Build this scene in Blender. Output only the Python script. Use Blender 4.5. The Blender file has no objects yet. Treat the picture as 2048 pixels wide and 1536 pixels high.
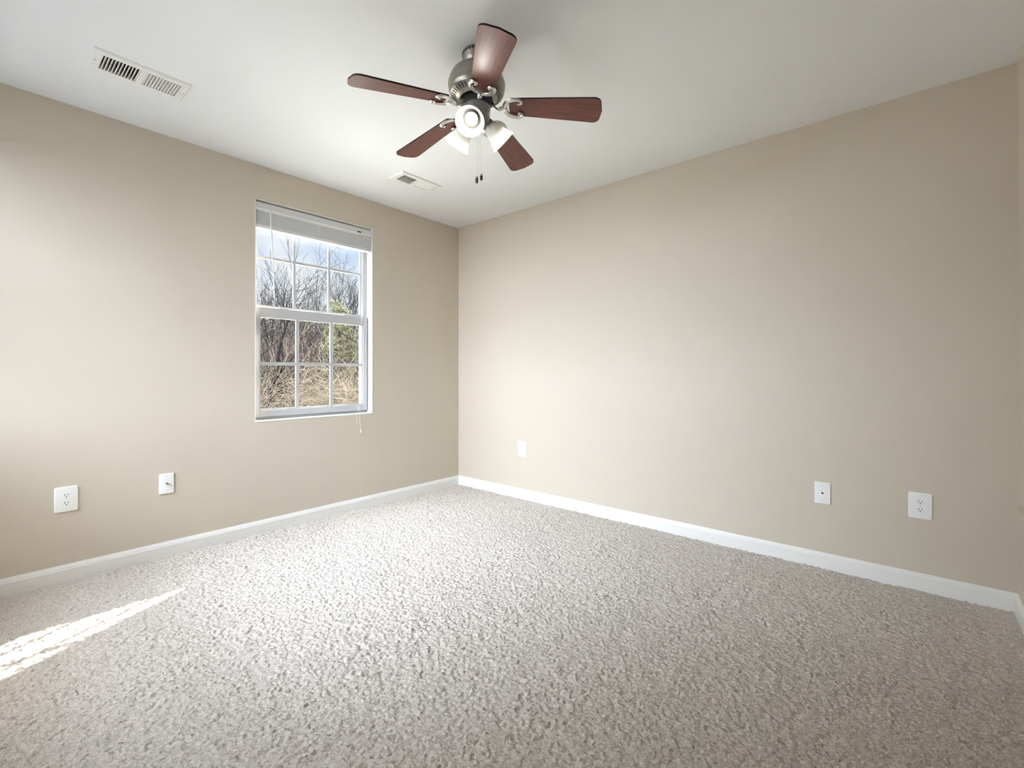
import bpy, math, random
import numpy as np
from mathutils import Vector, Matrix
from math import sin, cos, pi, radians as rad, sqrt

S = bpy.context.scene
COL = S.collection
random.seed(7)

# ------------------------------------------------------------------ camera
CAMPOS = (3.2707, -3.0190, 1.0648)
FPX = 926.0
cam_d = bpy.data.cameras.new('camera')
cam_d.sensor_fit = 'HORIZONTAL'; cam_d.sensor_width = 36.0
cam_d.lens = FPX / 2048 * 36.0
cam_d.shift_y = -23.0 / 2048
cam_d.clip_start = 0.02; cam_d.clip_end = 400
cam = bpy.data.objects.new('camera', cam_d); COL.objects.link(cam)
cam.location = CAMPOS
cam.rotation_euler = (rad(90), 0, rad(40.70))
S.camera = cam
XW = (0.7581, -0.6521); YW = (0.6521, 0.7581)          # world x and y in (right, forward)

def px_point(px, py, xp):
    """where the sight line of a photograph pixel meets the vertical plane x = xp"""
    r = (px - 1024) / FPX
    dx = r * XW[0] - 0.6521; dy = r * YW[0] + 0.7581; dz = -(py - 745) / FPX
    t = (xp - CAMPOS[0]) / dx
    return Vector((xp, CAMPOS[1] + t * dy, CAMPOS[2] + t * dz))

# ------------------------------------------------------------------ colour management
vs = S.view_settings
vs.view_transform = 'Standard'; vs.look = 'None'; vs.gamma = 1.0; vs.use_curve_mapping = False
vs.exposure = 0.76
S.cycles.max_bounces = 14; S.cycles.diffuse_bounces = 9; S.cycles.glossy_bounces = 4
S.cycles.transparent_max_bounces = 12; S.cycles.transmission_bounces = 6
S.cycles.caustics_reflective = False; S.cycles.caustics_refractive = False
S.cycles.sample_clamp_indirect = 12.0

# ------------------------------------------------------------------ sun
SUN_E = 62.0; SKY = 0.60
SUN_EL = rad(31.5); SUN_AZ = rad(117.3)                 # where the sun stands
sd = Vector((cos(SUN_AZ) * cos(SUN_EL), sin(SUN_AZ) * cos(SUN_EL), sin(SUN_EL)))
sun_d = bpy.data.lights.new('sun', 'SUN'); sun_d.energy = SUN_E; sun_d.angle = rad(0.6); sun_d.color = (1.0, 0.95, 0.88)
sun = bpy.data.objects.new('sun', sun_d); COL.objects.link(sun)
sun.rotation_euler = sd.to_track_quat('Z', 'Y').to_euler()
sun.location = (-8, 8, 9)

# ------------------------------------------------------------------ world: hazy winter sky, bright round the sun, plus out-of-view lobes added to light the room
W = bpy.data.worlds.new('winter_sky'); S.world = W; W.use_nodes = True
nt = W.node_tree; nt.nodes.clear()
def N(t, typ, **kw):
    n = t.nodes.new(typ)
    for k, v in kw.items(): setattr(n, k, v)
    return n
out = N(nt, 'ShaderNodeOutputWorld'); bg = N(nt, 'ShaderNodeBackground'); nt.links.new(bg.outputs[0], out.inputs[0])
tc = N(nt, 'ShaderNodeTexCoord'); sep = N(nt, 'ShaderNodeSeparateXYZ'); nt.links.new(tc.outputs['Generated'], sep.inputs[0])
ramp = N(nt, 'ShaderNodeValToRGB'); nt.links.new(sep.outputs[2], ramp.inputs[0])
cr = ramp.color_ramp; cr.elements[0].position = 0.0; cr.elements[0].color = (1.0, 1.0, 1.0, 1)
cr.elements[1].position = 0.42; cr.elements[1].color = (0.30, 0.50, 0.92, 1)
e = cr.elements.new(0.13); e.color = (0.90, 0.95, 1.0, 1)
e = cr.elements.new(0.30); e.color = (0.47, 0.66, 1.0, 1)
cn = N(nt, 'ShaderNodeTexNoise'); cn.inputs['Scale'].default_value = 3.2; cn.inputs['Detail'].default_value = 6
mp = N(nt, 'ShaderNodeMapping'); mp.inputs['Scale'].default_value = (1, 1, 3.2); nt.links.new(tc.outputs['Generated'], mp.inputs[0]); nt.links.new(mp.outputs[0], cn.inputs['Vector'])
cl = N(nt, 'ShaderNodeMapRange'); cl.inputs['From Min'].default_value = 0.46; cl.inputs['From Max'].default_value = 0.66
nt.links.new(cn.outputs['Fac'], cl.inputs['Value'])
mx = N(nt, 'ShaderNodeMix', data_type='RGBA'); nt.links.new(cl.outputs[0], mx.inputs['Factor']); nt.links.new(ramp.outputs[0], mx.inputs[6]); mx.inputs[7].default_value = (0.97, 0.98, 1.0, 1)
def lobe(direction, lo, hi, gain):
    d = N(nt, 'ShaderNodeVectorMath', operation='DOT_PRODUCT'); nt.links.new(tc.outputs['Generated'], d.inputs[0]); d.inputs[1].default_value = direction
    m = N(nt, 'ShaderNodeMapRange', interpolation_type='SMOOTHSTEP'); nt.links.new(d.outputs['Value'], m.inputs['Value'])
    m.inputs['From Min'].default_value = lo; m.inputs['From Max'].default_value = hi; m.inputs['To Max'].default_value = gain
    return m.outputs[0]
def add(a, b):
    m = N(nt, 'ShaderNodeMath', operation='ADD'); nt.links.new(a, m.inputs[0]); nt.links.new(b, m.inputs[1]); return m.outputs[0]
fill_az, fill_el = rad(268), rad(27)  # direction of an added bright sky patch, out of view, that fills the room
glow = add(lobe(tuple(sd), 0.86, 1.0, 16.0), lobe((cos(fill_az) * cos(fill_el), sin(fill_az) * cos(fill_el), sin(fill_el)), 0.52, 0.97, 27.0))
glow = add(glow, lobe((cos(fill_az) * 0.45, sin(fill_az) * 0.45, 0.893), 0.66, 0.97, 30.0))  # second added patch, higher up, to brighten the near floor
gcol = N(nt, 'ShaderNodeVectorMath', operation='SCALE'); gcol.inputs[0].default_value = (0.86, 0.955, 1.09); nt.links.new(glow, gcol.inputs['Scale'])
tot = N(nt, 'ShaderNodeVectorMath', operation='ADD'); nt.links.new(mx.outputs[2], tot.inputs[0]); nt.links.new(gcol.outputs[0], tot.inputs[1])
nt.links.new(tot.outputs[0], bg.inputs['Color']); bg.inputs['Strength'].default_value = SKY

# ------------------------------------------------------------------ materials
def mat(name, color=(0.8, 0.8, 0.8), rough=0.5, metal=0.0, spec=0.5, bump=None, mottle=None, coat=0.0):
    m = bpy.data.materials.new(name); m.use_nodes = True
    t = m.node_tree; b = t.nodes['Principled BSDF']
    b.inputs['Base Color'].default_value = (*color, 1); b.inputs['Roughness'].default_value = rough
    b.inputs['Metallic'].default_value = metal; b.inputs['Specular IOR Level'].default_value = spec
    b.inputs['Coat Weight'].default_value = coat
    c = N(t, 'ShaderNodeTexCoord')
    if mottle:                                            # (scale, other colour)
        n = N(t, 'ShaderNodeTexNoise'); n.inputs['Scale'].default_value = mottle[0]; n.inputs['Detail'].default_value = 4
        t.links.new(c.outputs['Object'], n.inputs['Vector'])
        r = N(t, 'ShaderNodeMapRange'); r.inputs['From Min'].default_value = 0.35; r.inputs['From Max'].default_value = 0.65
        t.links.new(n.outputs['Fac'], r.inputs['Value'])
        x = N(t, 'ShaderNodeMix', data_type='RGBA'); t.links.new(r.outputs[0], x.inputs['Factor'])
        x.inputs[6].default_value = (*color, 1); x.inputs[7].default_value = (*mottle[1], 1)
        t.links.new(x.outputs[2], b.inputs['Base Color'])
    if bump:                                              # (scale, strength, distance)
        n = N(t, 'ShaderNodeTexNoise'); n.inputs['Scale'].default_value = bump[0]; n.inputs['Detail'].default_value = 3
        t.links.new(c.outputs['Object'], n.inputs['Vector'])
        u = N(t, 'ShaderNodeBump'); u.inputs['Strength'].default_value = bump[1]; u.inputs['Distance'].default_value = bump[2]
        t.links.new(n.outputs['Fac'], u.inputs['Height']); t.links.new(u.outputs[0], b.inputs['Normal'])
    return m

M = {}
M['wall'] = mat('beige_wall_paint', (0.60, 0.535, 0.445), 0.55, spec=0.3, bump=(160, 0.06, 0.002))
M['ceiling'] = mat('white_ceiling_paint', (0.79, 0.81, 0.835), 0.8, spec=0.2, bump=(120, 0.05, 0.002))
M['trim'] = mat('white_trim_paint', (0.81, 0.80, 0.775), 0.35)
M['vinyl'] = mat('white_window_vinyl', (0.50, 0.503, 0.51), 0.38)  # white vinyl, its colour darkened to stand in for dimmer window exposure
M['plastic'] = mat('white_plastic', (0.86, 0.86, 0.85), 0.3)
M['slot'] = mat('dark_slot', (0.02, 0.02, 0.02), 0.5)
M['vent'] = mat('white_enamel', (0.80, 0.80, 0.79), 0.4)
M['duct'] = mat('dark_duct_metal', (0.05, 0.05, 0.05), 0.6, metal=0.3)
M['damper'] = mat('grey_damper_steel', (0.12, 0.12, 0.12), 0.5)
M['screw'] = mat('screw_steel', (0.55, 0.55, 0.55), 0.35, metal=0.9)
M['nickel'] = mat('brushed_nickel', (0.33, 0.315, 0.28), 0.34, metal=1.0, bump=(260, 0.05, 0.001))
M['nickel_bright'] = mat('polished_nickel', (0.62, 0.61, 0.59), 0.24, metal=1.0)
M['pewter'] = mat('grey_pewter', (0.27, 0.27, 0.28), 0.36, metal=0.85)
M['dark_metal'] = mat('dark_flywheel', (0.03, 0.03, 0.035), 0.45, metal=0.2)
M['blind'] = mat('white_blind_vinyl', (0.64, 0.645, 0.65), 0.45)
M['cord'] = mat('white_cord', (0.80, 0.78, 0.74), 0.8)
M['bob'] = mat('dark_bob', (0.04, 0.035, 0.03), 0.3)
M['bulb'] = mat('white_bulb_glass', (0.90, 0.90, 0.89), 0.25)
M['siding'] = mat('pale_siding', (0.65, 0.64, 0.60), 0.6)

def shade_mat():
    m = bpy.data.materials.new('frosted_white_glass'); m.use_nodes = True
    t = m.node_tree; b = t.nodes['Principled BSDF']; o = t.nodes['Material Output']
    b.inputs['Base Color'].default_value = (0.90, 0.90, 0.88, 1); b.inputs['Roughness'].default_value = 0.25
    tr = N(t, 'ShaderNodeBsdfTranslucent'); tr.inputs[0].default_value = (0.92, 0.91, 0.88, 1)
    x = N(t, 'ShaderNodeMixShader'); x.inputs[0].default_value = 0.42
    t.links.new(b.outputs[0], x.inputs[1]); t.links.new(tr.outputs[0], x.inputs[2]); t.links.new(x.outputs[0], o.inputs[0])
    return m
M['shade'] = shade_mat()

def glass_mat():
    m = bpy.data.materials.new('clear_window_glass'); m.use_nodes = True
    t = m.node_tree; t.nodes.clear(); o = N(t, 'ShaderNodeOutputMaterial')
    tr = N(t, 'ShaderNodeBsdfTransparent'); tr.inputs[0].default_value = (0.97, 0.98, 0.98, 1)
    g = N(t, 'ShaderNodeBsdfGlossy'); g.inputs['Roughness'].default_value = 0.02
    f = N(t, 'ShaderNodeFresnel'); f.inputs[0].default_value = 1.45
    h = N(t, 'ShaderNodeMath', operation='MULTIPLY'); h.inputs[1].default_value = 0.7; t.links.new(f.outputs[0], h.inputs[0])
    x = N(t, 'ShaderNodeMixShader'); t.links.new(h.outputs[0], x.inputs[0]); t.links.new(tr.outputs[0], x.inputs[1]); t.links.new(g.outputs[0], x.inputs[2])
    t.links.new(x.outputs[0], o.inputs[0]); return m
M['glass'] = glass_mat()

def wood_mat():
    m = bpy.data.materials.new('mahogany_blade_veneer'); m.use_nodes = True
    t = m.node_tree; b = t.nodes['Principled BSDF']
    c = N(t, 'ShaderNodeTexCoord'); p = N(t, 'ShaderNodeMapping'); p.inputs['Scale'].default_value = (3.0, 70, 20)
    t.links.new(c.outputs['Object'], p.inputs[0])
    n = N(t, 'ShaderNodeTexNoise'); n.inputs['Scale'].default_value = 2.2; n.inputs['Detail'].default_value = 7; n.inputs['Roughness'].default_value = 0.65
    t.links.new(p.outputs[0], n.inputs['Vector'])
    r = N(t, 'ShaderNodeValToRGB'); t.links.new(n.outputs['Fac'], r.inputs[0])
    r.color_ramp.elements[0].position = 0.32; r.color_ramp.elements[0].color = (0.050, 0.010, 0.006, 1)
    r.color_ramp.elements[1].position = 0.68; r.color_ramp.elements[1].color = (0.19, 0.043, 0.024, 1)
    t.links.new(r.outputs[0], b.inputs['Base Color'])
    b.inputs['Roughness'].default_value = 0.40; b.inputs['Specular IOR Level'].default_value = 0.4
    b.inputs['Coat Weight'].default_value = 0.3; b.inputs['Coat Roughness'].default_value = 0.32
    return m
M['wood'] = wood_mat()
M['wood_edge'] = mat('dark_blade_edge', (0.02, 0.006, 0.005), 0.4)

def carpet_mat():
    m = bpy.data.materials.new('beige_cut_pile_carpet'); m.use_nodes = True
    t = m.node_tree; b = t.nodes['Principled BSDF']
    c = N(t, 'ShaderNodeTexCoord')
    n = N(t, 'ShaderNodeTexNoise'); n.inputs['Scale'].default_value = 150; n.inputs['Detail'].default_value = 3; n.inputs['Roughness'].default_value = 0.7
    t.links.new(c.outputs['Object'], n.inputs['Vector'])
    r = N(t, 'ShaderNodeValToRGB'); t.links.new(n.outputs['Fac'], r.inputs[0])
    r.color_ramp.elements[0].position = 0.30; r.color_ramp.elements[0].color = (0.42, 0.375, 0.33, 1)
    r.color_ramp.elements[1].position = 0.68; r.color_ramp.elements[1].color = (0.75, 0.69, 0.625, 1)
    t.links.new(r.outputs[0], b.inputs['Base Color'])
    b.inputs['Roughness'].default_value = 0.95; b.inputs['Specular IOR Level'].default_value = 0.1
    b.inputs['Sheen Weight'].default_value = 0.15; b.inputs['Sheen Roughness'].default_value = 0.5
    n2 = N(t, 'ShaderNodeTexNoise'); n2.inputs['Scale'].default_value = 420; n2.inputs['Detail'].default_value = 2
    t.links.new(c.outputs['Object'], n2.inputs['Vector'])
    u = N(t, 'ShaderNodeBump'); u.inputs['Strength'].default_value = 0.5; u.inputs['Distance'].default_value = 0.003
    t.links.new(n2.outputs['Fac'], u.inputs['Height']); t.links.new(u.outputs[0], b.inputs['Normal'])
    return m
M['carpet'] = carpet_mat()
M['bark_dark'] = mat('dark_bark', (0.0046, 0.0042, 0.0040), 0.9, spec=0.1, mottle=(14, (0.0084, 0.0069, 0.0059)))
M['bark_grey'] = mat('greenish_grey_bark', (0.0192, 0.0202, 0.0163), 0.9, spec=0.1, mottle=(14, (0.0307, 0.0307, 0.0250)))
M['bark_brown'] = mat('reddish_brown_bark', (0.0216, 0.0140, 0.0108), 0.9, spec=0.1, mottle=(14, (0.0346, 0.0216, 0.0173)))
M['twig_tan'] = mat('dry_tan_twig', (0.0921, 0.0723, 0.0491), 0.8, spec=0.1)
M['twig_mauve'] = mat('mauve_brown_twig', (0.0360, 0.0264, 0.0216), 0.85, spec=0.1)
M['leaf_pale'] = mat('pale_olive_leaf', (0.0597, 0.0574, 0.0298), 0.7, spec=0.2, mottle=(6, (0.0826, 0.0711, 0.0436)))
M['needle'] = mat('olive_pine_needle', (0.0904, 0.0960, 0.0338), 0.6, spec=0.2, mottle=(5, (0.1695, 0.1583, 0.0734)))
M['litter'] = mat('leaf_litter', (0.0340, 0.0260, 0.0200), 0.95, spec=0.05, mottle=(2.2, (0.0520, 0.0400, 0.0300)), bump=(9, 0.6, 0.05))
M['yard'] = mat('pale_dormant_lawn', (0.56, 0.54, 0.46), 0.95, spec=0.05, mottle=(3, (0.64, 0.61, 0.53)))
M['asphalt'] = mat('grey_asphalt', (0.13, 0.13, 0.13), 0.9, spec=0.1, mottle=(3, (0.17, 0.17, 0.165)))

# ------------------------------------------------------------------ helpers
def link(name, me, parent=None):
    o = bpy.data.objects.new(name, me); COL.objects.link(o)
    if parent: o.parent = parent
    return o
def tag(o, label=None, cat=None, group=None, kind=None):
    if label: o['label'] = label
    if cat: o['category'] = cat
    if group: o['group'] = group
    if kind: o['kind'] = kind
    return o
def empty(name, loc, rz=0.0):
    o = link(name, None); o.location = loc; o.rotation_euler = (0, 0, rz); o.empty_display_size = 0.1
    return o

class MB:
    """collects boxes, sweeps and lathes into one mesh"""
    def __init__(s): s.v = []; s.f = []; s.mi = []
    def face(s, idx, mi=0): s.f.append(tuple(idx)); s.mi.append(mi)
    def box(s, a, b, mi=0, M4=None):
        k = len(s.v)
        for z in (a[2], b[2]):
            for x, y in ((a[0], a[1]), (b[0], a[1]), (b[0], b[1]), (a[0], b[1])):
                p = Vector((x, y, z)); s.v.append(M4 @ p if M4 else p)
        for q in ((3, 2, 1, 0), (4, 5, 6, 7), (0, 1, 5, 4), (1, 2, 6, 5), (2, 3, 7, 6), (3, 0, 4, 7)):
            s.face([k + i for i in q], mi)
        return s
    def rings(s, rings, close_u=True, caps=True, mi=0):
        n = len(rings[0]); k = len(s.v)
        for r in rings: s.v.extend(Vector(p) for p in r)
        for i in range(len(rings) - 1):
            for j in range(n if close_u else n - 1):
                a = k + i * n + j; b = k + i * n + (j + 1) % n
                s.face((a, b, b + n, a + n), mi)
        if caps:
            s.face([k + j for j in reversed(range(n))], mi); s.face([k + (len(rings) - 1) * n + j for j in range(n)], mi)
        return s
    def lathe(s, prof, n=48, M4=None, mi=0, caps=False):
        R = []
        for r, z in prof:
            ring = [Vector((max(r, 1e-5) * cos(2 * pi * j / n), max(r, 1e-5) * sin(2 * pi * j / n), z)) for j in range(n)]
            R.append([M4 @ p for p in ring] if M4 else ring)
        return s.rings(R, caps=caps, mi=mi)
    def sweep(s, pts, w, h, n=8, up=Vector((0, 0, 1)), mi=0, caps=True):
        """ellipse w (sideways) by h (along up) carried along pts; w, h numbers or lists"""
        P = [Vector(p) for p in pts]; R = []
        for i, p in enumerate(P):
            t = (P[min(i + 1, len(P) - 1)] - P[max(i - 1, 0)]).normalized()
            side = up.cross(t)
            if side.length < 1e-4: side = Vector((1, 0, 0)).cross(t)
            side.normalize(); u2 = t.cross(side).normalized()
            ww = w[i] if isinstance(w, (list, tuple)) else w; hh = h[i] if isinstance(h, (list, tuple)) else h
            R.append([p + side * (ww * cos(2 * pi * j / n)) + u2 * (hh * sin(2 * pi * j / n)) for j in range(n)])
        return s.rings(R, caps=caps, mi=mi)
    def ball(s, c, r, n=10, m=6, sz=1.0, mi=0):
        return s.lathe([(r * sin(pi * i / m), -r * sz * cos(pi * i / m)) for i in range(m + 1)], n, Matrix.Translation(c), mi)
    def build(s, name, mats, parent=None, smooth=None):
        me = bpy.data.meshes.new(name)
        me.from_pydata([tuple(p) for p in s.v], [], s.f)
        for m in (mats if isinstance(mats, (list, tuple)) else [mats]): me.materials.append(m)
        me.polygons.foreach_set('material_index', s.mi)
        if smooth is not None:
            me.polygons.foreach_set('use_smooth', [True] * len(s.f))
            me.set_sharp_from_angle(angle=rad(smooth))
        me.update()
        return link(name, me, parent)

def bevel(o, w, seg=2):
    m = o.modifiers.new('bevel', 'BEVEL'); m.width = w; m.segments = seg; m.limit_method = 'ANGLE'; m.angle_limit = rad(40)
    return o
def catmull(pts, sub=6):
    P = [Vector(p) for p in pts]; P = [2 * P[0] - P[1]] + P + [2 * P[-1] - P[-2]]; R = []
    for i in range(1, len(P) - 2):
        for k in range(sub):
            t = k / sub; a, b, c, d = P[i - 1:i + 3]
            R.append(0.5 * ((2 * b) + (c - a) * t + (2 * a - 5 * b + 4 * c - d) * t * t + (3 * b - a - 3 * c + d) * t ** 3))
    R.append(P[-2]); return R

# ------------------------------------------------------------------ the room
RX, RY, RH = 3.633, -3.32, 2.44
WT = 0.15                                                # outer wall thickness
WY0, WY1, WZ0, WZ1 = -1.811, -0.933, 0.735, 2.215        # window opening
def struct(o): return tag(o, kind='structure')

b = MB()
b.box((-WT, RY - WT, -0.1), (0, WY0, RH)); b.box((-WT, WY1, -0.1), (0, 0.12, RH))
b.box((-WT, WY0, -0.1), (0, WY1, WZ0)); b.box((-WT, WY0, WZ1), (0, WY1, RH))
struct(b.build('wall_left', M['wall']))
struct(MB().box((0, 0, -0.1), (RX + 0.12, 0.12, RH)).build('wall_back', M['wall']))
struct(MB().box((RX, RY, -0.1), (RX + 0.12, 0, RH)).build('wall_right', M['wall']))
FILL_WIN_X = (0.50, 1.40)                                       # two unseen windows, added behind the camera to let in more light
hw2 = (WY1 - WY0) / 2
b = MB(); ex = [0, FILL_WIN_X[0] - hw2, FILL_WIN_X[0] + hw2, FILL_WIN_X[1] - hw2, FILL_WIN_X[1] + hw2, RX + 0.12]
for k in range(5):
    if k % 2 == 0: b.box((ex[k], RY - WT, -0.1), (ex[k + 1], RY, RH))
    else: b.box((ex[k], RY - WT, -0.1), (ex[k + 1], RY, WZ0)); b.box((ex[k], RY - WT, WZ1), (ex[k + 1], RY, RH))
struct(b.build('wall_front', M['wall']))

# ceiling with two duct openings
VENTS = [(0.570, -2.513, 0.150, 0.290), (0.566, -0.937, 0.125, 0.285)]      # centre x, y, opening across, opening along
b = MB()
xs = sorted({-WT, RX + 0.12, *[v[0] - v[2] / 2 for v in VENTS], *[v[0] + v[2] / 2 for v in VENTS]})
ys = sorted({RY - WT, 0.12, *[v[1] - v[3] / 2 for v in VENTS], *[v[1] + v[3] / 2 for v in VENTS]})
for i in range(len(xs) - 1):
    for j in range(len(ys) - 1):
        cx, cy = (xs[i] + xs[i + 1]) / 2, (ys[j] + ys[j + 1]) / 2
        if any(abs(cx - v[0]) < v[2] / 2 and abs(cy - v[1]) < v[3] / 2 for v in VENTS): continue
        b.box((xs[i], ys[j], RH), (xs[i + 1], ys[j + 1], RH + 0.12))
struct(b.build('ceiling', M['ceiling']))

# carpet: every tuft is real relief
step = 0.004
nx, ny = int(RX / step) + 1, int(-RY / step) + 1
rng = np.random.default_rng(3)
def blur(a, n):
    for _ in range(n):
        a = (a + np.roll(a, 1, 0) + np.roll(a, -1, 0)) / 3; a = (a + np.roll(a, 1, 1) + np.roll(a, -1, 1)) / 3
    return a / a.std()
gx, gy = np.meshgrid(np.linspace(0, RX, nx), np.linspace(RY, 0, ny), indexing='ij')
hgt = 0.0012 * rng.normal(size=(nx, ny)) + 0.0020 * blur(rng.normal(size=(nx, ny)), 1) + 0.0007 * blur(rng.normal(size=(nx, ny)), 6) + 0.0008 * blur(rng.normal(size=(nx, ny)), 30)
pit = blur(rng.normal(size=(nx, ny)), 1); hgt -= 0.0030 * np.clip(pit - 1.0, 0, 1.5)
jx = 0.0018 * blur(rng.normal(size=(nx, ny)), 1); jy = 0.0018 * blur(rng.normal(size=(nx, ny)), 1)
edge = np.minimum(np.minimum(gx, RX - gx), np.minimum(-gy, gy - RY)) / 0.02
edge = np.clip(edge, 0, 1)
co = np.stack([gx + jx * edge, gy + jy * edge, np.clip(hgt, -0.011, 0.008)], -1).reshape(-1, 3)
ii = np.arange(nx * ny).reshape(nx, ny)
quads = np.stack([ii[:-1, :-1], ii[1:, :-1], ii[1:, 1:], ii[:-1, 1:]], -1).reshape(-1, 4)
me = bpy.data.meshes.new('floor')
me.vertices.add(len(co)); me.vertices.foreach_set('co', co.ravel().astype(np.float32))
me.loops.add(quads.size); me.loops.foreach_set('vertex_index', quads.ravel().astype(np.int32))
me.polygons.add(len(quads)); me.polygons.foreach_set('loop_start', np.arange(0, quads.size, 4, dtype=np.int32))
me.polygons.foreach_set('use_smooth', np.ones(len(quads), dtype=bool))
me.update(calc_edges=True); me.materials.append(M['carpet'])
struct(link('floor', me))

# baseboards: one moulded profile round the room
prof = [(0, -0.02), (0.014, -0.02), (0.014, 0.062), (0.0115, 0.066), (0.0105, 0.072), (0.006, 0.079), (0.0045, 0.084), (0, 0.085)]
def baseboard(name, p, q, nrm):
    R = []
    for c in (p, q): R.append([Vector((c[0] + nrm[0] * d, c[1] + nrm[1] * d, z)) for d, z in prof])
    return struct(MB().rings(R).build(name, M['trim']))
baseboard('baseboard_left', (0, RY), (0, 0), (1, 0)); baseboard('baseboard_back', (0, 0), (RX, 0), (0, -1))
baseboard('baseboard_right', (RX, 0), (RX, RY), (-1, 0)); baseboard('baseboard_front', (RX, RY), (0, RY), (0, 1))

# ------------------------------------------------------------------ window
win = empty('window_1', (0, (WY0 + WY1) / 2, WZ0)); struct(win)
wy, wz = (WY0 + WY1) / 2, WZ0
def wbox(m, x0, x1, y0, y1, z0, z1): m.box((x0, y0 - wy, z0 - wz), (x1, y1 - wy, z1 - wz)); return m
e = 0.004                                                # painted return round the opening
m = MB()
wbox(m, -0.075, 0.0015, WY0, WY0 + e, WZ0, WZ1); wbox(m, -0.075, 0.0015, WY1 - e, WY1, WZ0, WZ1); wbox(m, -0.075, 0.0015, WY0, WY1, WZ1 - e, WZ1)
m.build('jamb', M['trim'], win)
m = MB(); wbox(m, -0.075, 0.003, WY0, WY1, WZ0, WZ0 + 0.010); bevel(m.build('sill', M['trim'], win), 0.003)
# vinyl frame with its tracks
m = MB()
for y0, y1 in ((WY0, WY0 + 0.030), (WY1 - 0.030, WY1)):
    wbox(m, -WT, -0.075, y0, y1, WZ0, WZ1)
wbox(m, -WT, -0.075, WY0, WY1, WZ0, WZ0 + 0.028); wbox(m, -WT, -0.075, WY0, WY1, WZ1 - 0.03, WZ1)
for s_, yy in ((1, WY0 + 0.030), (-1, WY1 - 0.030)):     # upright ribs of the balance track
    for x0 in (-0.081, -0.106):
        a_, b_ = sorted((yy, yy + s_ * 0.010)); wbox(m, x0 - 0.004, x0 + 0.003, a_, b_, 1.50, WZ1 - 0.03)
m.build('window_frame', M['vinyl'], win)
def sash(name, xc, y0, y1, z0, z1, stile, top, bot, g0, muntin):
    s_ = empty(name, (0, 0, 0)); s_.parent = win
    m = MB(); d = 0.014
    wbox(m, xc - d, xc + d, y0, y0 + stile, z0, z1); wbox(m, xc - d, xc + d, y1 - stile, y1, z0, z1)
    wbox(m, xc - d, xc + d, y0 + stile, y1 - stile, z0, z0 + bot); wbox(m, xc - d, xc + d, y0 + stile, y1 - stile, z1 - top, z1)
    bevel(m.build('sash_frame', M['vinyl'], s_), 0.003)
    iy0, iy1, iz0, iz1 = y0 + stile, y1 - stile, z0 + bot, z1 - top
    m = MB(); bd = 0.007                                  # glazing bead
    wbox(m, xc - 0.009, xc + 0.006, iy0, iy0 + bd, iz0, iz1); wbox(m, xc - 0.009, xc + 0.006, iy1 - bd, iy1, iz0, iz1)
    wbox(m, xc - 0.009, xc + 0.006, iy0, iy1, iz0, iz0 + bd); wbox(m, xc - 0.009, xc + 0.006, iy0, iy1, iz1 - bd, iz1)
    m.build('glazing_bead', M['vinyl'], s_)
    m = MB(); wbox(m, xc - 0.008, xc - 0.005, iy0, iy1, iz0, iz1); m.build('glass', M['glass'], s_)
    m = MB(); w = muntin / 2
    for f in (1 / 3, 2 / 3):
        c = iy0 + (iy1 - iy0) * f; wbox(m, xc - 0.011, xc + 0.001, c - w, c + w, iz0, iz1)
    c = g0; wbox(m, xc - 0.0105, xc + 0.0015, iy0, iy1, c - w, c + w)
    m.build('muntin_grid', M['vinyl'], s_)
    return s_
lower = sash('lower_sash', -0.068, -1.797, -0.947, 0.763, 1.508, 0.036, 0.062, 0.046, 1.126, 0.022)
upper = sash('upper_sash', -0.112, -1.795, -0.949, 1.478, 2.185, 0.026, 0.026, 0.045, 1.860, 0.017)
for yy in (-1.60, -1.12):                                # two tilt latches and a lock on the meeting rail
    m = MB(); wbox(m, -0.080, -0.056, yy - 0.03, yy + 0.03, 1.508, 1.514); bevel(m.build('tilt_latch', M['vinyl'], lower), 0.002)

def copy_tree(o, parent=None):
    c = o.copy(); COL.objects.link(c); c.parent = parent
    for ch in list(o.children): copy_tree(ch, c)
    return c
for k in range(2):
    fill_win = copy_tree(win); fill_win.name = 'window_%d' % (k + 2); fill_win.location = (FILL_WIN_X[k], RY, WZ0); fill_win.rotation_euler = (0, 0, rad(90))  # unseen copies of the window, added for their daylight

# ------------------------------------------------------------------ blind, drawn up
blind = empty('window_blind', (-0.03, wy, WZ1 - e)); tag(blind, 'white slatted blind drawn up at the top of the window', 'blind')
def bbox(m, x0, x1, y0, y1, z0, z1): m.box((x0 + 0.03, y0 - wy, z0 - WZ1 + e), (x1 + 0.03, y1 - wy, z1 - WZ1 + e)); return m
y0, y1 = WY0 + e + 0.004, WY1 - e - 0.004
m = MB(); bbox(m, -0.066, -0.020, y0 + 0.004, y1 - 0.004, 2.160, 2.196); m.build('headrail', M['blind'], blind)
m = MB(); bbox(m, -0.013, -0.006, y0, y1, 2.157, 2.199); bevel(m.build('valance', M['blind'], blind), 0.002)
m = MB(); bbox(m, -0.020, 0.004, y0, y1, 2.150, 2.158); bevel(m.build('valance_lip', M['trim'], blind), 0.003)  # lighter paint on the lip stands in for the light it catches
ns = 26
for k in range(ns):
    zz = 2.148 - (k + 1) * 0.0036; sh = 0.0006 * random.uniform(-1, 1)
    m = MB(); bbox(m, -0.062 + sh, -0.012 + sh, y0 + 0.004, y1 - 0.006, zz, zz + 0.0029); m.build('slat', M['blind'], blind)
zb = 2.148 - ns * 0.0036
m = MB(); bbox(m, -0.064, -0.008, y0 + 0.002, y1 - 0.004, zb - 0.024, zb - 0.001); bevel(m.build('bottom_rail', M['blind'], blind), 0.003)
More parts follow.
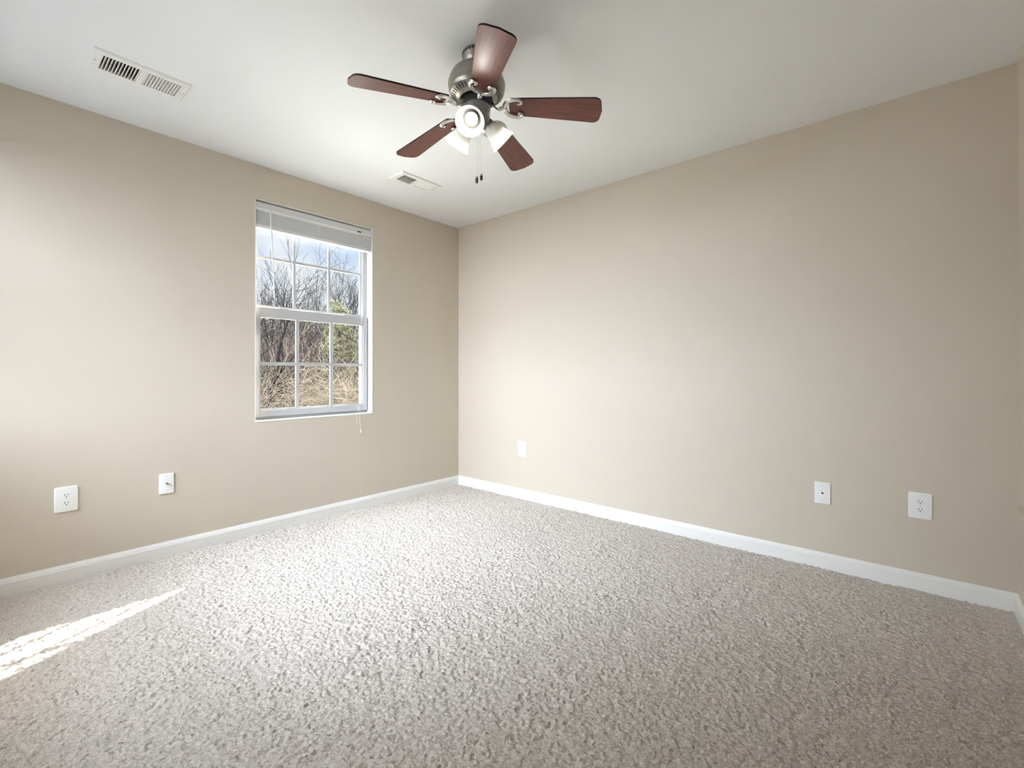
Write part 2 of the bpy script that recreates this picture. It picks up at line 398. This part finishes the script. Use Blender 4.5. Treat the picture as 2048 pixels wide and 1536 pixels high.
for f in (0.17, 0.5, 0.86):                              # ladder tapes bulging in front of the stack
    yy = y0 + (y1 - y0) * f; m = MB()
    m.sweep([(0.0195, yy - wy, -0.063), (0.0215, yy - wy - 0.004, -0.10), (0.0205, yy - wy + 0.003, -0.135), (0.024, yy - wy + 0.012, -0.165)], 0.0012, 0.0012, 5, up=Vector((0, 1, 0)))
    m.build('ladder_cord', M['cord'], blind)
m = MB()
pw0 = px_point(541, 420, 0.004); pw1 = px_point(549, 596, 0.012)
base = Vector((-0.03, wy, WZ1 - e))
m.sweep([pw0 - base, pw0.lerp(pw1, 0.5) - base, pw1 - base], 0.0042, 0.0042, 8, up=Vector((0, 1, 0)))
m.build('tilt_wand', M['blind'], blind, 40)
m = MB()
top = Vector((0.004, -1.010, 2.150)); k0 = px_point(718, 808, 0.006)
lp = [px_point(x, y, 0.007) for x, y in ((718, 812), (715, 824), (713, 836), (714, 848))]
rp = [px_point(x, y, 0.009) for x, y in ((718, 812), (719.5, 824), (720, 840), (721, 855), (722, 861))]
m.sweep([top - base, top.lerp(k0, 0.5) - base, k0 - base], 0.0011, 0.0011, 5, up=Vector((0, 1, 0)))
m.sweep([p - base for p in lp], 0.0011, 0.0011, 5, up=Vector((0, 1, 0))); m.sweep([p - base for p in rp], 0.0011, 0.0011, 5, up=Vector((0, 1, 0)))
m.build('lift_cord', M['cord'], blind)
m = MB(); m.lathe([(0, 0.006), (0.003, 0.005), (0.005, -0.008), (0.005, -0.016), (0, -0.017)], 10, Matrix.Translation(rp[-1] - base)); m.build('cord_tassel', M['cord'], blind, 40)
m = MB(); bbox(m, -0.008, -0.003, -1.062, -1.032, 2.163, 2.172); m.build('cord_lock', M['slot'], blind)

# ------------------------------------------------------------------ wall plates
def rounded_plate(w, h, r, d, lip):
    """plate in local x (sideways) / z, facing -y, back on y = 0"""
    def ring(ww, hh, rr, y):
        R = []
        for cx_, cz_, a0 in ((1, 1, 0), (-1, 1, 90), (-1, -1, 180), (1, -1, 270)):
            for k in range(7):
                a = rad(a0 + 15 * k); R.append(Vector((cx_ * (ww / 2 - rr) + rr * cos(a), y, cz_ * (hh / 2 - rr) + rr * sin(a))))
        return R
    return MB().rings([ring(w, h, r, 0), ring(w, h, r, -d * 0.55), ring(w - lip * 0.8, h - lip * 0.8, r, -d * 0.9), ring(w - lip * 2, h - lip * 2, r, -d)])
def disc(m, x, z, y0, y1, r, sx=1.0, flat=None, n=24, mi=0):
    R = []
    for y in (y0, y1):
        ring = []
        for k in range(n):
            a = 2 * pi * k / n; px_, pz_ = r * sx * cos(a), r * sin(a)
            if flat: pz_ = max(-flat, min(flat, pz_))
            ring.append(Vector((x + px_, y, z + pz_)))
        R.append(ring)
    return m.rings(R, mi=mi)
def screw(m_parent, x, z, y, r=0.0032):
    m = MB(); disc(m, x, z, y, y - 0.0012, r, n=14); s_ = m.build('screw', M['plastic'], m_parent)
    s2 = MB().box((x - r * 0.8, y - 0.0014, z - 0.0004), (x + r * 0.8, y - 0.0011, z + 0.0004)); s2.build('slot', M['slot'], s_)
def outlet(loc, rz, w, h, label):
    t = empty('wall_outlet', loc, rz); tag(t, label, 'outlet', 'duplex outlets of the room')
    rounded_plate(w, h, 0.008, 0.0065, 0.005).build('plate', M['plastic'], t, 30)
    for s_ in (1, -1):
        zc = s_ * 0.0195
        m = MB(); disc(m, 0, zc, -0.0055, -0.0062, 0.0182, flat=0.0150); g = m.build('gap_ring', M['slot'], t)
        m = MB(); disc(m, 0, zc, -0.0055, -0.0072, 0.0172, flat=0.0141); r = m.build('receptacle', M['plastic'], t, 30)
        for xx, hh in ((-0.0063, 0.0085), (0.0063, 0.0068)):
            MB().box((xx - 0.0013, -0.0075, zc + 0.0035 - hh / 2), (xx + 0.0013, -0.0071, zc + 0.0035 + hh / 2)).build('slot', M['slot'], r)
        m = MB(); disc(m, 0, zc - 0.0075, -0.0071, -0.0075, 0.0026, n=16); m.build('ground_hole', M['slot'], r)
    screw(t, 0, 0, -0.006)
    return t
# faces: rz = 90 deg turns -y towards +x (left wall); rz = 0 faces -y (back wall)
outlet((0, -2.7105, 0.418), rad(90), 0.089, 0.126, 'white double socket plate low on the window wall, at the left edge of the photo')
outlet((0.7905, 0, 0.420), 0, 0.086, 0.127, 'small looking white double socket plate near the room corner, right of the window')
outlet((3.308, 0, 0.413), 0, 0.088, 0.127, 'white double socket plate beside the phone jack, far right of the long wall')
t = empty('cable_plate', (0, -2.2895, 0.421), rad(90)); tag(t, 'white wall plate with a round metal coaxial connector, under the window wall', 'wall plate')
rounded_plate(0.071, 0.116, 0.002, 0.006, 0.003).build('plate', M['plastic'], t, 30)
m = MB(); disc(m, 0, 0, -0.006, -0.008, 0.0075, n=6); m.build('hex_nut', M['screw'], t)
m = MB(); m.rings([[Vector((r * cos(2 * pi * k / 16), y, r * sin(2 * pi * k / 16))) for k in range(16)] for r, y in ((0.0048, -0.008), (0.0048, -0.016), (0.0030, -0.016), (0.0028, -0.012))]); m.build('coaxial_connector', M['screw'], t, 30)
screw(t, 0, 0.0415, -0.006); screw(t, 0, -0.0415, -0.006)
t = empty('phone_jack_plate', (2.9085, 0, 0.408), 0); tag(t, 'white wall plate with a small black phone jack hole, left of the right-hand socket', 'wall plate')
rounded_plate(0.074, 0.116, 0.002, 0.0075, 0.004).build('plate', M['plastic'], t, 30)
m = MB(); m.rings([[Vector(p) for p in ((-0.0058, y, 0.0045), (0.0058, y, 0.0045), (0.0058, y, 0.001), (0.003, y, -0.0018), (0.0018, y, -0.0052), (-0.0018, y, -0.0052), (-0.003, y, -0.0018), (-0.0058, y, 0.001))] for y in (-0.0074, -0.0078)]); m.build('jack_hole', M['slot'], t)
screw(t, 0, 0.0415, -0.0075); screw(t, 0, -0.0415, -0.0075)

# ------------------------------------------------------------------ ceiling registers
def register(v, w, l, label, tilt1, tilt2):
    x, y, ow, ol = v
    t = empty('ceiling_vent', (x, y, RH)); tag(t, label, 'vent', 'ceiling air vents')
    m = MB(); hw, hl, iw, il = w / 2, l / 2, ow / 2 - 0.012, ol / 2 - 0.004
    def rect(a, b_, z): return [Vector((-a, -b_, z)), Vector((a, -b_, z)), Vector((a, b_, z)), Vector((-a, b_, z))]
    m.rings([rect(iw, il, 0.004), rect(hw, hl, 0.0), rect(hw, hl, -0.003), rect(hw - 0.006, hl - 0.006, -0.008), rect(iw, il, -0.008), rect(iw, il, 0.004)], caps=False)
    m.build('frame', M['vent'], t)
    MB().box((-iw, -0.012, -0.0085), (iw, 0.012, 0.003)).build('middle_bar', M['vent'], t)
    n = 11
    for side, ang in ((-1, tilt1), (1, tilt2)):
        a0 = 0.012 if side > 0 else -il
        L_ = il - 0.012
        for k in range(n + 1):
            c = a0 + L_ * k / n
            R = Matrix.Translation((0, c, -0.002)) @ Matrix.Rotation(rad(ang), 4, 'X')
            m = MB(); m.box((-iw, -0.0006, -0.008), (iw, 0.0006, 0.008), M4=R); ly = c + 0.008 * sin(rad(ang)); lz = -0.002 - 0.008 * cos(rad(ang)); lw_ = 0.0014 if ang > -50 else 0.0007; m.box((-iw, ly - lw_, lz - 0.0006), (iw, ly + lw_, lz + 0.0006)); m.build('louver', M['vent'], t)
    m = MB()
    for k in range(5):
        c = -iw + 2 * iw * (k + 0.5) / 5; m.box((c - 0.001, -il, 0.016), (c + 0.001, il, 0.030))
    m.build('damper', M['damper'], t)
    m = MB(); zt = 0.115
    m.rings([rect(ow / 2, ol / 2, 0.001), rect(ow / 2, ol / 2, zt)], caps=False); k = len(m.v)
    m.v += rect(ow / 2, ol / 2, zt); m.face((k, k + 1, k + 2, k + 3)); m.build('duct', M['duct'], t)
    m = MB(); m.lathe([(0, -0.0098), (0.003, -0.0095), (0.0035, -0.008)], 12, Matrix.Translation((0, -hl + 0.016, 0))); m.build('screw', M['screw'], t)
    m = MB(); m.lathe([(0, -0.0098), (0.003, -0.0095), (0.0035, -0.008)], 12, Matrix.Translation((0, hl - 0.010, 0))); m.build('screw', M['screw'], t)
    m = MB(); m.box((-0.002, hl - 0.034, -0.0085), (0.002, hl - 0.026, -0.0075), 1)
    m.sweep([(0, hl - 0.030, -0.006), (0, hl - 0.026, -0.014), (0, hl - 0.016, -0.021)], 0.003, 0.0012, 6); m.build('damper_lever', [M['vent'], M['slot']], t)
register(VENTS[0], 0.192, 0.352, 'large white ceiling vent at upper left, half its louvres dark and open', -34, 30)
register(VENTS[1], 0.168, 0.350, 'white ceiling vent between the fan and the room corner, right half looking closed', -60, 62)

# ------------------------------------------------------------------ ceiling fan
FX, FY = 1.851, -1.602
fan = empty('ceiling_fan', (FX, FY, RH)); tag(fan, 'five-blade ceiling fan with mahogany blades, nickel motor and three frosted lamps', 'ceiling fan')
def Z(z): return z - RH
m = MB(); m.lathe([(0.060, Z(2.44)), (0.0625, Z(2.436)), (0.0625, Z(2.424)), (0.060, Z(2.420)), (0.058, Z(2.408)), (0.050, Z(2.394)), (0.042, Z(2.386)), (0.036, Z(2.380)), (0.030, Z(2.372))]); m.build('canopy', M['nickel'], fan, 40)
m = MB()
for k in range(24):
    R = Matrix.Rotation(2 * pi * k / 24, 4, 'Z'); m.box((0.0618, -0.004, Z(2.425)), (0.0632, 0.004, Z(2.4345)), M4=R)
m.build('canopy_slots', M['slot'], fan)
motor_prof = [(0.030, Z(2.376)), (0.055, Z(2.379)), (0.072, Z(2.376)), (0.080, Z(2.371)), (0.084, Z(2.366)), (0.094, Z(2.361)), (0.106, Z(2.350)), (0.114, Z(2.336)), (0.1185, Z(2.322)),
              (0.1195, Z(2.314)), (0.1225, Z(2.311)), (0.1235, Z(2.303)), (0.1225, Z(2.295)), (0.1195, Z(2.292)), (0.119, Z(2.287)), (0.1205, Z(2.283)), (0.1195, Z(2.276)), (0.116, Z(2.272)), (0.1145, Z(2.266)),
              (0.1115, Z(2.263)), (0.080, Z(2.243)), (0.076, Z(2.239)), (0.072, Z(2.239)), (0.069, Z(2.243)), (0.068, Z(2.262))]
m = MB(); m.lathe(motor_prof, 72); m.build('motor_housing', M['nickel'], fan, 35)
m = MB(); sl = math.atan2(0.020, 0.0315)
for k in range(40):
    R = Matrix.Rotation(2 * pi * k / 40, 4, 'Z') @ Matrix.Translation((0.0985, 0, Z(2.2547))) @ Matrix.Rotation(-sl, 4, 'Y')
    m.box((-0.0105, -0.0024, -0.0010), (0.0105, 0.0024, 0.0006), M4=R)
m.build('cooling_slots', M['slot'], fan)
m = MB(); m.lathe([(0.068, Z(2.262)), (0.050, Z(2.262)), (0.050, Z(2.243)), (0.0615, Z(2.241)), (0.063, Z(2.237)), (0.063, Z(2.219)), (0.060, Z(2.216)), (0.02, Z(2.215))], 48); m.build('flywheel', M['dark_metal'], fan, 40)
m = MB(); m.lathe([(0.02, Z(2.216)), (0.056, Z(2.216)), (0.0585, Z(2.213)), (0.0585, Z(2.196)), (0.0575, Z(2.194)), (0.0575, Z(2.165)), (0.0565, Z(2.155)), (0.052, Z(2.142)), (0.042, Z(2.129)), (0.026, Z(2.121)), (0.010, Z(2.118)), (0.0, Z(2.117))], 48)
hs = m.build('switch_housing', M['pewter'], fan, 40)
for a in (-75, -15, 60, 150):
    R = Matrix.Rotation(rad(a), 4, 'Z'); m = MB(); m.lathe([(0.0, 0.0595), (0.0025, 0.0592), (0.003, 0.0575)], 10, R @ Matrix.Translation((0, 0, Z(2.204))) @ Matrix.Rotation(rad(90), 4, 'Y')); m.build('screw', M['screw'], hs)

def blade_outline():
    P = []; r0, r1, w0, w1 = 0.142, 0.530, 0.046, 0.067
    rc = 0.030
    for k in range(9):                                   # tip corner, +y
        a = rad(90 - 11.25 * k); P.append((r1 - rc + rc * cos(a), (w1 - rc) + rc * sin(a)))
    for k in range(1, 6): P.append((r1 + 0.006 * (1 - abs(2 * k / 6 - 1)), (w1 - rc) * (1 - 2 * k / 6)))
    for k in range(9):
        a = rad(0 - 11.25 * k); P.append((r1 - rc + rc * cos(a), -(w1 - rc) + rc * sin(a)))
    for k in range(7):
        a = rad(-90 - 15 * k); P.append((r0 + 0.015 + 0.015 * cos(a), -(w0 - 0.015) + 0.015 * sin(a)))
    for k in range(7):
        a = rad(180 - 15 * k); P.append((r0 + 0.015 + 0.015 * cos(a), (w0 - 0.015) + 0.015 * sin(a)))
    return P
PITCH, DROOP, BLADE_Z, PHASE = rad(12), rad(5.8), 2.219, 34.7
ol = blade_outline()
m = MB(); n = len(ol); th = 0.0035
for z in (-th, th): m.v += [Vector((x, y, z)) for x, y in ol]
m.face(list(reversed(range(n))), 0); m.face([n + i for i in range(n)], 0)
for i in range(n): j = (i + 1) % n; m.face((i, j, n + j, n + i), 1)
half = catmull([(0.124, 0, 0), (0.1255, 0.014, 0), (0.132, 0.028, 0), (0.145, 0.0395, 0), (0.163, 0.0465, 0), (0.182, 0.047, 0), (0.194, 0.040, 0), (0.195, 0.030, 0), (0.188, 0.0245, 0), (0.181, 0.0275, 0)], 5)
def bracket_mesh():
    b = MB(); z0 = -th - 0.0045; nn = len(half)
    for s_ in (1, -1):
        pts = [Vector((p.x, p.y * s_, z0)) for p in half]
        w = [0.0092 + 0.0016 * sin(pi * i / nn) - 0.0050 * max(0, i / nn - 0.45) / 0.55 for i in range(nn)]
        b.sweep(pts, w, [0.0058] * nn, 10)
        b.sweep([p + Vector((0, 0, -0.0035)) for p in pts], [x * 0.34 for x in w], [0.0032] * nn, 8)      # raised rib
        b.ball(Vector((0.1825, 0.0285 * s_, z0 - 0.003)), 0.0052)
    stem = catmull([(0.052, 0, 0.012), (0.068, 0, 0.010), (0.084, 0, -0.006), (0.100, 0, -0.014), (0.114, 0, z0 - 0.002), (0.132, 0, z0)], 5)
    b.sweep(stem, [0.0115 - 0.002 * sin(pi * i / (len(stem) - 1)) for i in range(len(stem))], 0.0048, 10)
    b.sweep([p + Vector((0, 0, -0.003)) for p in stem[6:]], 0.0045, 0.0034, 8)
    return b
for k in range(5):
    az = rad(PHASE + 72 * k)
    if k == 0:
        bl0 = m.build('fan_blade', [M['wood'], M['wood_edge']], fan); br0 = bracket_mesh().build('blade_bracket', M['nickel_bright'], fan, 50)
        bl, br = bl0, br0
    else:
        bl, br = bl0.copy(), br0.copy()
        for o in (bl, br): COL.objects.link(o); o.parent = fan
    for o in (bl, br):
        o.location = (0, 0, Z(BLADE_Z)); o.rotation_euler = (-PITCH, DROOP, az)

LAMP0 = -58.2; LAMP_W = 0.33
shade_prof = [(0.0215, 0.000), (0.0240, 0.004), (0.030, 0.014), (0.0365, 0.030), (0.041, 0.048), (0.045, 0.064), (0.050, 0.078), (0.0565, 0.090), (0.0605, 0.096),
              (0.0590, 0.0965), (0.0545, 0.0905), (0.0480, 0.079), (0.0428, 0.064), (0.0388, 0.048), (0.0342, 0.030), (0.0278, 0.015), (0.0215, 0.0055)]
bulb_prof = [(0.012, 0.006), (0.0135, 0.014), (0.015, 0.024), (0.020, 0.036), (0.0255, 0.048), (0.0275, 0.057), (0.0262, 0.066), (0.0210, 0.0745), (0.0125, 0.0795), (0.0, 0.081)]
for k in range(3):
    az = rad(LAMP0 + 120 * k); d = Vector((cos(az) * cos(rad(42)), sin(az) * cos(rad(42)), -sin(rad(42))))
    neck = Vector((0.053 * cos(az), 0.053 * sin(az), Z(2.146)))
    q = Matrix.Translation(neck) @ d.to_track_quat('Z', 'Y').to_matrix().to_4x4()
    a = MB(); a.sweep(catmull([Vector((0.040 * cos(az), 0.040 * sin(az), Z(2.158))), neck - d * 0.020, neck - d * 0.006], 4), 0.011, 0.011, 12)
    a.lathe([(0.010, -0.014), (0.021, -0.012), (0.0245, -0.008), (0.0255, 0.006), (0.0275, 0.011), (0.0265, 0.013), (0.022, 0.011), (0.0, 0.004)], 28, q)
    a.build('lamp_socket', M['pewter'], fan, 40)
    s_ = MB().lathe(shade_prof, 40, q); sh = s_.build('lamp_shade', M['shade'], fan, 50)
    MB().lathe(bulb_prof, 28, q).build('bulb', M['bulb'], fan, 60)
    ld = bpy.data.lights.new('bulb_light', 'POINT'); ld.energy = LAMP_W; ld.color = (1.0, 0.95, 0.88); ld.shadow_soft_size = 0.012
    lo = link('bulb_light', ld, fan); lo.location = q @ Vector((0, 0, 0.089))
RV = Vector((0.7581, 0.6521, 0))
for off, zb, lab in ((0.0, 1.918, None), (0.0195, 1.930, None)):
    p = RV * off + Vector((0, 0, 0))
    c = MB(); zt = 2.122 if off == 0 else 2.128; z = zt
    while z > zb + 0.001:
        c.ball(p + Vector((0, 0, Z(z))), 0.0013, 6, 4); z -= 0.0030
    c.sweep([p + Vector((0, 0, Z(zt))), p + Vector((0, 0, Z(zb)))], 0.0005, 0.0005, 5, up=Vector((0, 1, 0)))
    ch = c.build('pull_chain', M['nickel_bright'], fan)
    b = MB(); b.lathe([(0, 0.002), (0.0022, 0.001), (0.003, -0.002), (0.0052, -0.005), (0.0062, -0.012), (0.0060, -0.0155)], 16, Matrix.Translation(p + Vector((0, 0, Z(zb)))), 0)
    b.lathe([(0.0060, -0.0155), (0.0064, -0.016), (0.0066, -0.024), (0.0060, -0.032), (0.0045, -0.035), (0, -0.036)], 16, Matrix.Translation(p + Vector((0, 0, Z(zb)))), 1)
    b.build('bob', [M['nickel_bright'], M['bob']], ch, 40)

# ------------------------------------------------------------------ outdoors
def ground_z(x, y=0.0):
    t = max(0.0, -x - 9.0)
    return -0.9 + 0.085 * t + 0.22 * sin(y * 0.35 + x * 0.22) * min(1, t / 6)
gxs = list(np.linspace(-9, -60, 52)); gys = list(np.linspace(-6, 60, 67))
m = MB()
for x in gxs:
    m.v += [Vector((x, y, ground_z(x, y))) for y in gys]
for i in range(len(gxs) - 1):
    for j in range(len(gys) - 1):
        a = i * len(gys) + j; m.face((a, a + 1, a + 1 + len(gys), a + len(gys)))
struct(m.build('ground_wooded_slope', M['litter'], None, 60))
def flat(name, x0, x1, y0, y1, material):
    m = MB(); m.v = [Vector(p) for p in ((x0, y0, -0.9), (x1, y0, -0.9), (x1, y1, -0.9), (x0, y1, -0.9))]; m.face((0, 1, 2, 3))
    return struct(m.build(name, material))
flat('ground_lawn', -9, 40, -3.9, 60, M['yard']); flat('ground_driveway', -9, 40, -40, -3.9, M['asphalt'])  # dark strip is unseen, added to cut bounce light on the ceiling

def rand_perp(d):
    v = Vector((random.gauss(0, 1), random.gauss(0, 1), random.gauss(0, 1))); v -= d * v.dot(d); return v.normalized()
def limb(buf, p, d, length, r, depth, spread, lift, wig, min_r, sides=5):
    """one branch as a tapering crooked tube, then its own branches"""
    n = max(3, int(3 + length * 1.2)); pts = [p.copy()]; dirs = [d.copy()]
    for i in range(n):
        d = (d + rand_perp(d) * wig + Vector((0, 0, lift))).normalized(); p = p + d * (length / n); pts.append(p.copy()); dirs.append(d.copy())
    rr = [max(min_r * 0.7, r * (1 - 0.62 * i / n)) for i in range(n + 1)]
    tgt = buf[0] if r > 0.028 else buf[1]
    tgt.sweep(pts, rr, rr, sides if r > 0.02 else 3, up=Vector((0.31, 0.17, 0.93)), caps=False)
    if depth == 0 or r < min_r: return
    for i in range(1, n + 1):
        nb = 1 if random.random() < 0.85 else 2
        if i == n: nb = 2
        for _ in range(nb):
            f = i / n
            nd = (dirs[i] * cos(spread) + rand_perp(dirs[i]) * sin(spread) * random.uniform(0.7, 1.25)).normalized()
            limb(buf, pts[i], nd, length * random.uniform(0.42, 0.72) * (1.1 - 0.3 * f), rr[i] * random.uniform(0.45, 0.7), depth - 1, spread, lift, wig * 1.15, min_r, sides)
def tree(name, px, py, xp, lean, height, r, bark, twig, label, group=None, depth=3, spread=0.6, stems=1, wig=0.14, min_r=0.0075, lift=0.05, seed=0):
    random.seed(seed)
    g = px_point(px, py, xp); gz = ground_z(g.x, g.y)
    root = empty(name, (g.x, g.y, gz - 0.05)); tag(root, label, 'tree', group)
    buf = (MB(), MB())
    for k in range(stems):
        d = Vector((0.05 * random.uniform(-1, 1), lean + (0 if stems == 1 else 0.32 * (k - (stems - 1) / 2)), 1)).normalized()
        limb(buf, Vector((0, 0.06 * k, 0)), d, height * 0.55, r, depth, spread, lift, wig, min_r)
    buf[0].build('trunk', bark, root, 60)
    if buf[1].f: buf[1].build('branches', twig, root, 60)
    return root
def trees_main():
    tree('bare_tree', 519, 640, -13, 0.02, 7.6, 0.085, M['bark_dark'], M['bark_dark'], 'dark forked bare tree seen in the left panes of the upper sash', depth=4, seed=11, stems=2, spread=0.55)
    tree('bare_tree', 716, 640, -14, -0.06, 7.6, 0.10, M['bark_grey'], M['bark_dark'], 'grey-green trunked bare tree at the right side of the window, limbs sweeping left', depth=4, seed=23, spread=0.75)
    tree('bare_tree', 655, 640, -19, 0.0, 8.6, 0.075, M['bark_dark'], M['bark_dark'], 'tall several-stemmed bare tree seen in the middle panes of the upper sash', depth=4, seed=31, stems=3, spread=0.5)
    tree('bare_tree', 566, 640, -22, 0.03, 7.4, 0.08, M['bark_brown'], M['bark_dark'], 'reddish-trunked bare tree seen behind the blind wand', depth=4, seed=43, stems=2, spread=0.6)
    tree('bare_tree', 615, 640, -26, 0.0, 8.2, 0.08, M['bark_dark'], M['bark_dark'], 'slim bare tree standing between the reddish one and the several-stemmed one', depth=4, seed=57, stems=2, spread=0.5)
    random.seed(99)
    spots = [(500, -27, 622), (528, -34, 640), (546, -25, 634), (585, -32, 648), (600, -40, 655), (628, -30, 645), (645, -38, 660), (672, -28, 640), (690, -35, 655), (705, -42, 650),
             (722, -30, 635), (742, -36, 640), (560, -44, 645), (612, -46, 662), (665, -46, 668), (515, -46, 640)]
    for i, (px, xp, ytop) in enumerate(spots):
        top = px_point(px, ytop, xp); h = top.z - ground_z(top.x, top.y)
        tree('woodland_tree', px, 690, xp, random.uniform(-0.08, 0.08), h * 0.95, 0.07, M['bark_brown'], M['twig_mauve'], 'thin bare tree in the hazy brown wood far beyond the window', 'bare trees of the far wood', depth=3, spread=0.55, stems=1 + i % 2, seed=200 + i, min_r=0.008)
trees_main()

def pine():
    random.seed(5)
    g = px_point(690, 700, -15.5); gz = ground_z(g.x, g.y)
    root = empty('pine_tree', (g.x, g.y, gz - 0.05)); tag(root, 'olive green pine behind the right-hand panes of the lower sash', 'tree')
    tr = MB(); top = px_point(676, 606, -15.5) - Vector((g.x, g.y, gz - 0.05))
    tr.sweep([(0, 0, 0), tuple(top * 0.5), tuple(top)], [0.09, 0.06, 0.015], [0.09, 0.06, 0.015], 7, up=Vector((0, 1, 0)), caps=False)
    tr.build('trunk', M['bark_brown'], root, 60)
    br, nd = MB(), MB(); H = top.z
    for k in range(95):
        f = random.uniform(0.34, 1.0); a = random.uniform(0, 2 * pi); L = (1.08 - f) * 1.35 + 0.14
        p0 = top * f; dirv = Vector((cos(a), sin(a), random.uniform(-0.1, 0.35)))
        pts = [p0, p0 + dirv * L * 0.5 + Vector((0, 0, 0.02)), p0 + dirv * L + Vector((0, 0, -0.10 * L))]
        br.sweep(pts, [0.012, 0.009, 0.004], [0.012, 0.009, 0.004], 4, caps=False)
        for q in range(int(9 + 10 * L)):
            u = random.uniform(0.25, 1.0); c = pts[0].lerp(pts[2], u) + Vector((random.gauss(0, 0.08), random.gauss(0, 0.08), random.gauss(0, 0.05)))
            for s_ in range(11):
                dv = (dirv.normalized() * 0.7 + Vector((random.gauss(0, 0.6), random.gauss(0, 0.6), random.gauss(0.15, 0.6)))).normalized()
                ln = random.uniform(0.07, 0.13); sd_ = rand_perp(dv) * 0.008; kk = len(nd.v)
                nd.v += [c - sd_, c + sd_, c + dv * ln]; nd.face((kk, kk + 1, kk + 2))
    br.build('branches', M['bark_brown'], root); nd.build('needles', M['needle'], root)
pine()

def thicket(name, material, n, xr, yr, rr, seed, fan_out, arch, pxr=(470, 790), lean=(0, 0)):
    random.seed(seed); b = MB()
    for _ in range(n):
        xp = random.uniform(*xr); g = px_point(random.uniform(*pxr), 760, xp); z0 = ground_z(g.x, g.y)
        p = Vector((g.x, g.y, z0)); d = Vector((random.gauss(lean[0], fan_out), random.gauss(lean[1], fan_out), 1)).normalized()
        L = max(0.5, px_point(620, random.uniform(*yr), xp).z - z0) * 1.12; pts = [p]; k = 5
        for i in range(k):
            d = (d + rand_perp(d) * 0.22 + Vector((0, 0, -arch))).normalized(); p = p + d * (L / k); pts.append(p)
            if i > 0 and random.random() < 0.75:
                dd = (d + rand_perp(d) * 0.9).normalized(); l2 = L * random.uniform(0.15, 0.4)
                e1 = p + dd * l2 * 0.5; e2 = e1 + (dd + rand_perp(dd) * 0.3 - Vector((0, 0, arch))).normalized() * l2 * 0.5
                b.sweep([p, e1, e2], [rr * 0.7, rr * 0.6, rr * 0.35], [rr * 0.7, rr * 0.6, rr * 0.35], 3, caps=False)
        w = [rr * (1 - 0.11 * i) for i in range(k + 1)]
        b.sweep(pts, w, w, 3, caps=False)
    return tag(b.build(name, material), kind='stuff')
tag(thicket('thicket', M['twig_mauve'], 2600, (-15, -36), (640, 720), 0.011, 1, 0.35, 0.04), 'mauve brown leafless thicket covering the slope outside the window', 'thicket')
tag(thicket('brambles', M['twig_tan'], 2400, (-11.5, -22), (655, 800), 0.0070, 2, 0.75, 0.20), 'tangle of pale tan arching brambles outside the lower sash', 'brambles')
tag(thicket('tall_dry_stalks', M['twig_tan'], 110, (-10.5, -12), (725, 790), 0.006, 3, 0.10, 0.02, (668, 750), lean=(0, -0.55)), 'tall dry stalks leaning at the right of the lower sash', 'dry stalks')
def undergrowth():
    random.seed(8); b = MB()
    for _ in range(420):
        xp = random.uniform(-10.5, -17); g = px_point(random.uniform(480, 760), 790, xp); c0 = Vector((g.x, g.y, ground_z(g.x, g.y) + random.uniform(0.05, 0.5)))
        for _ in range(26):
            c = c0 + Vector((random.gauss(0, 0.16), random.gauss(0, 0.16), random.gauss(0, 0.12)))
            u = Vector((random.gauss(0, 1), random.gauss(0, 1), random.gauss(0, 1))).normalized(); v = rand_perp(u); s_ = random.uniform(0.018, 0.035); k = len(b.v)
            b.v += [c - u * s_ * 1.5, c + v * s_ * 0.6, c + u * s_ * 1.5, c - v * s_ * 0.6]; b.face((k, k + 1, k + 2, k + 3))
    return tag(b.build('undergrowth', M['leaf_pale']), 'pale olive leafy undergrowth at the foot of the slope', 'undergrowth', kind='stuff')
undergrowth()
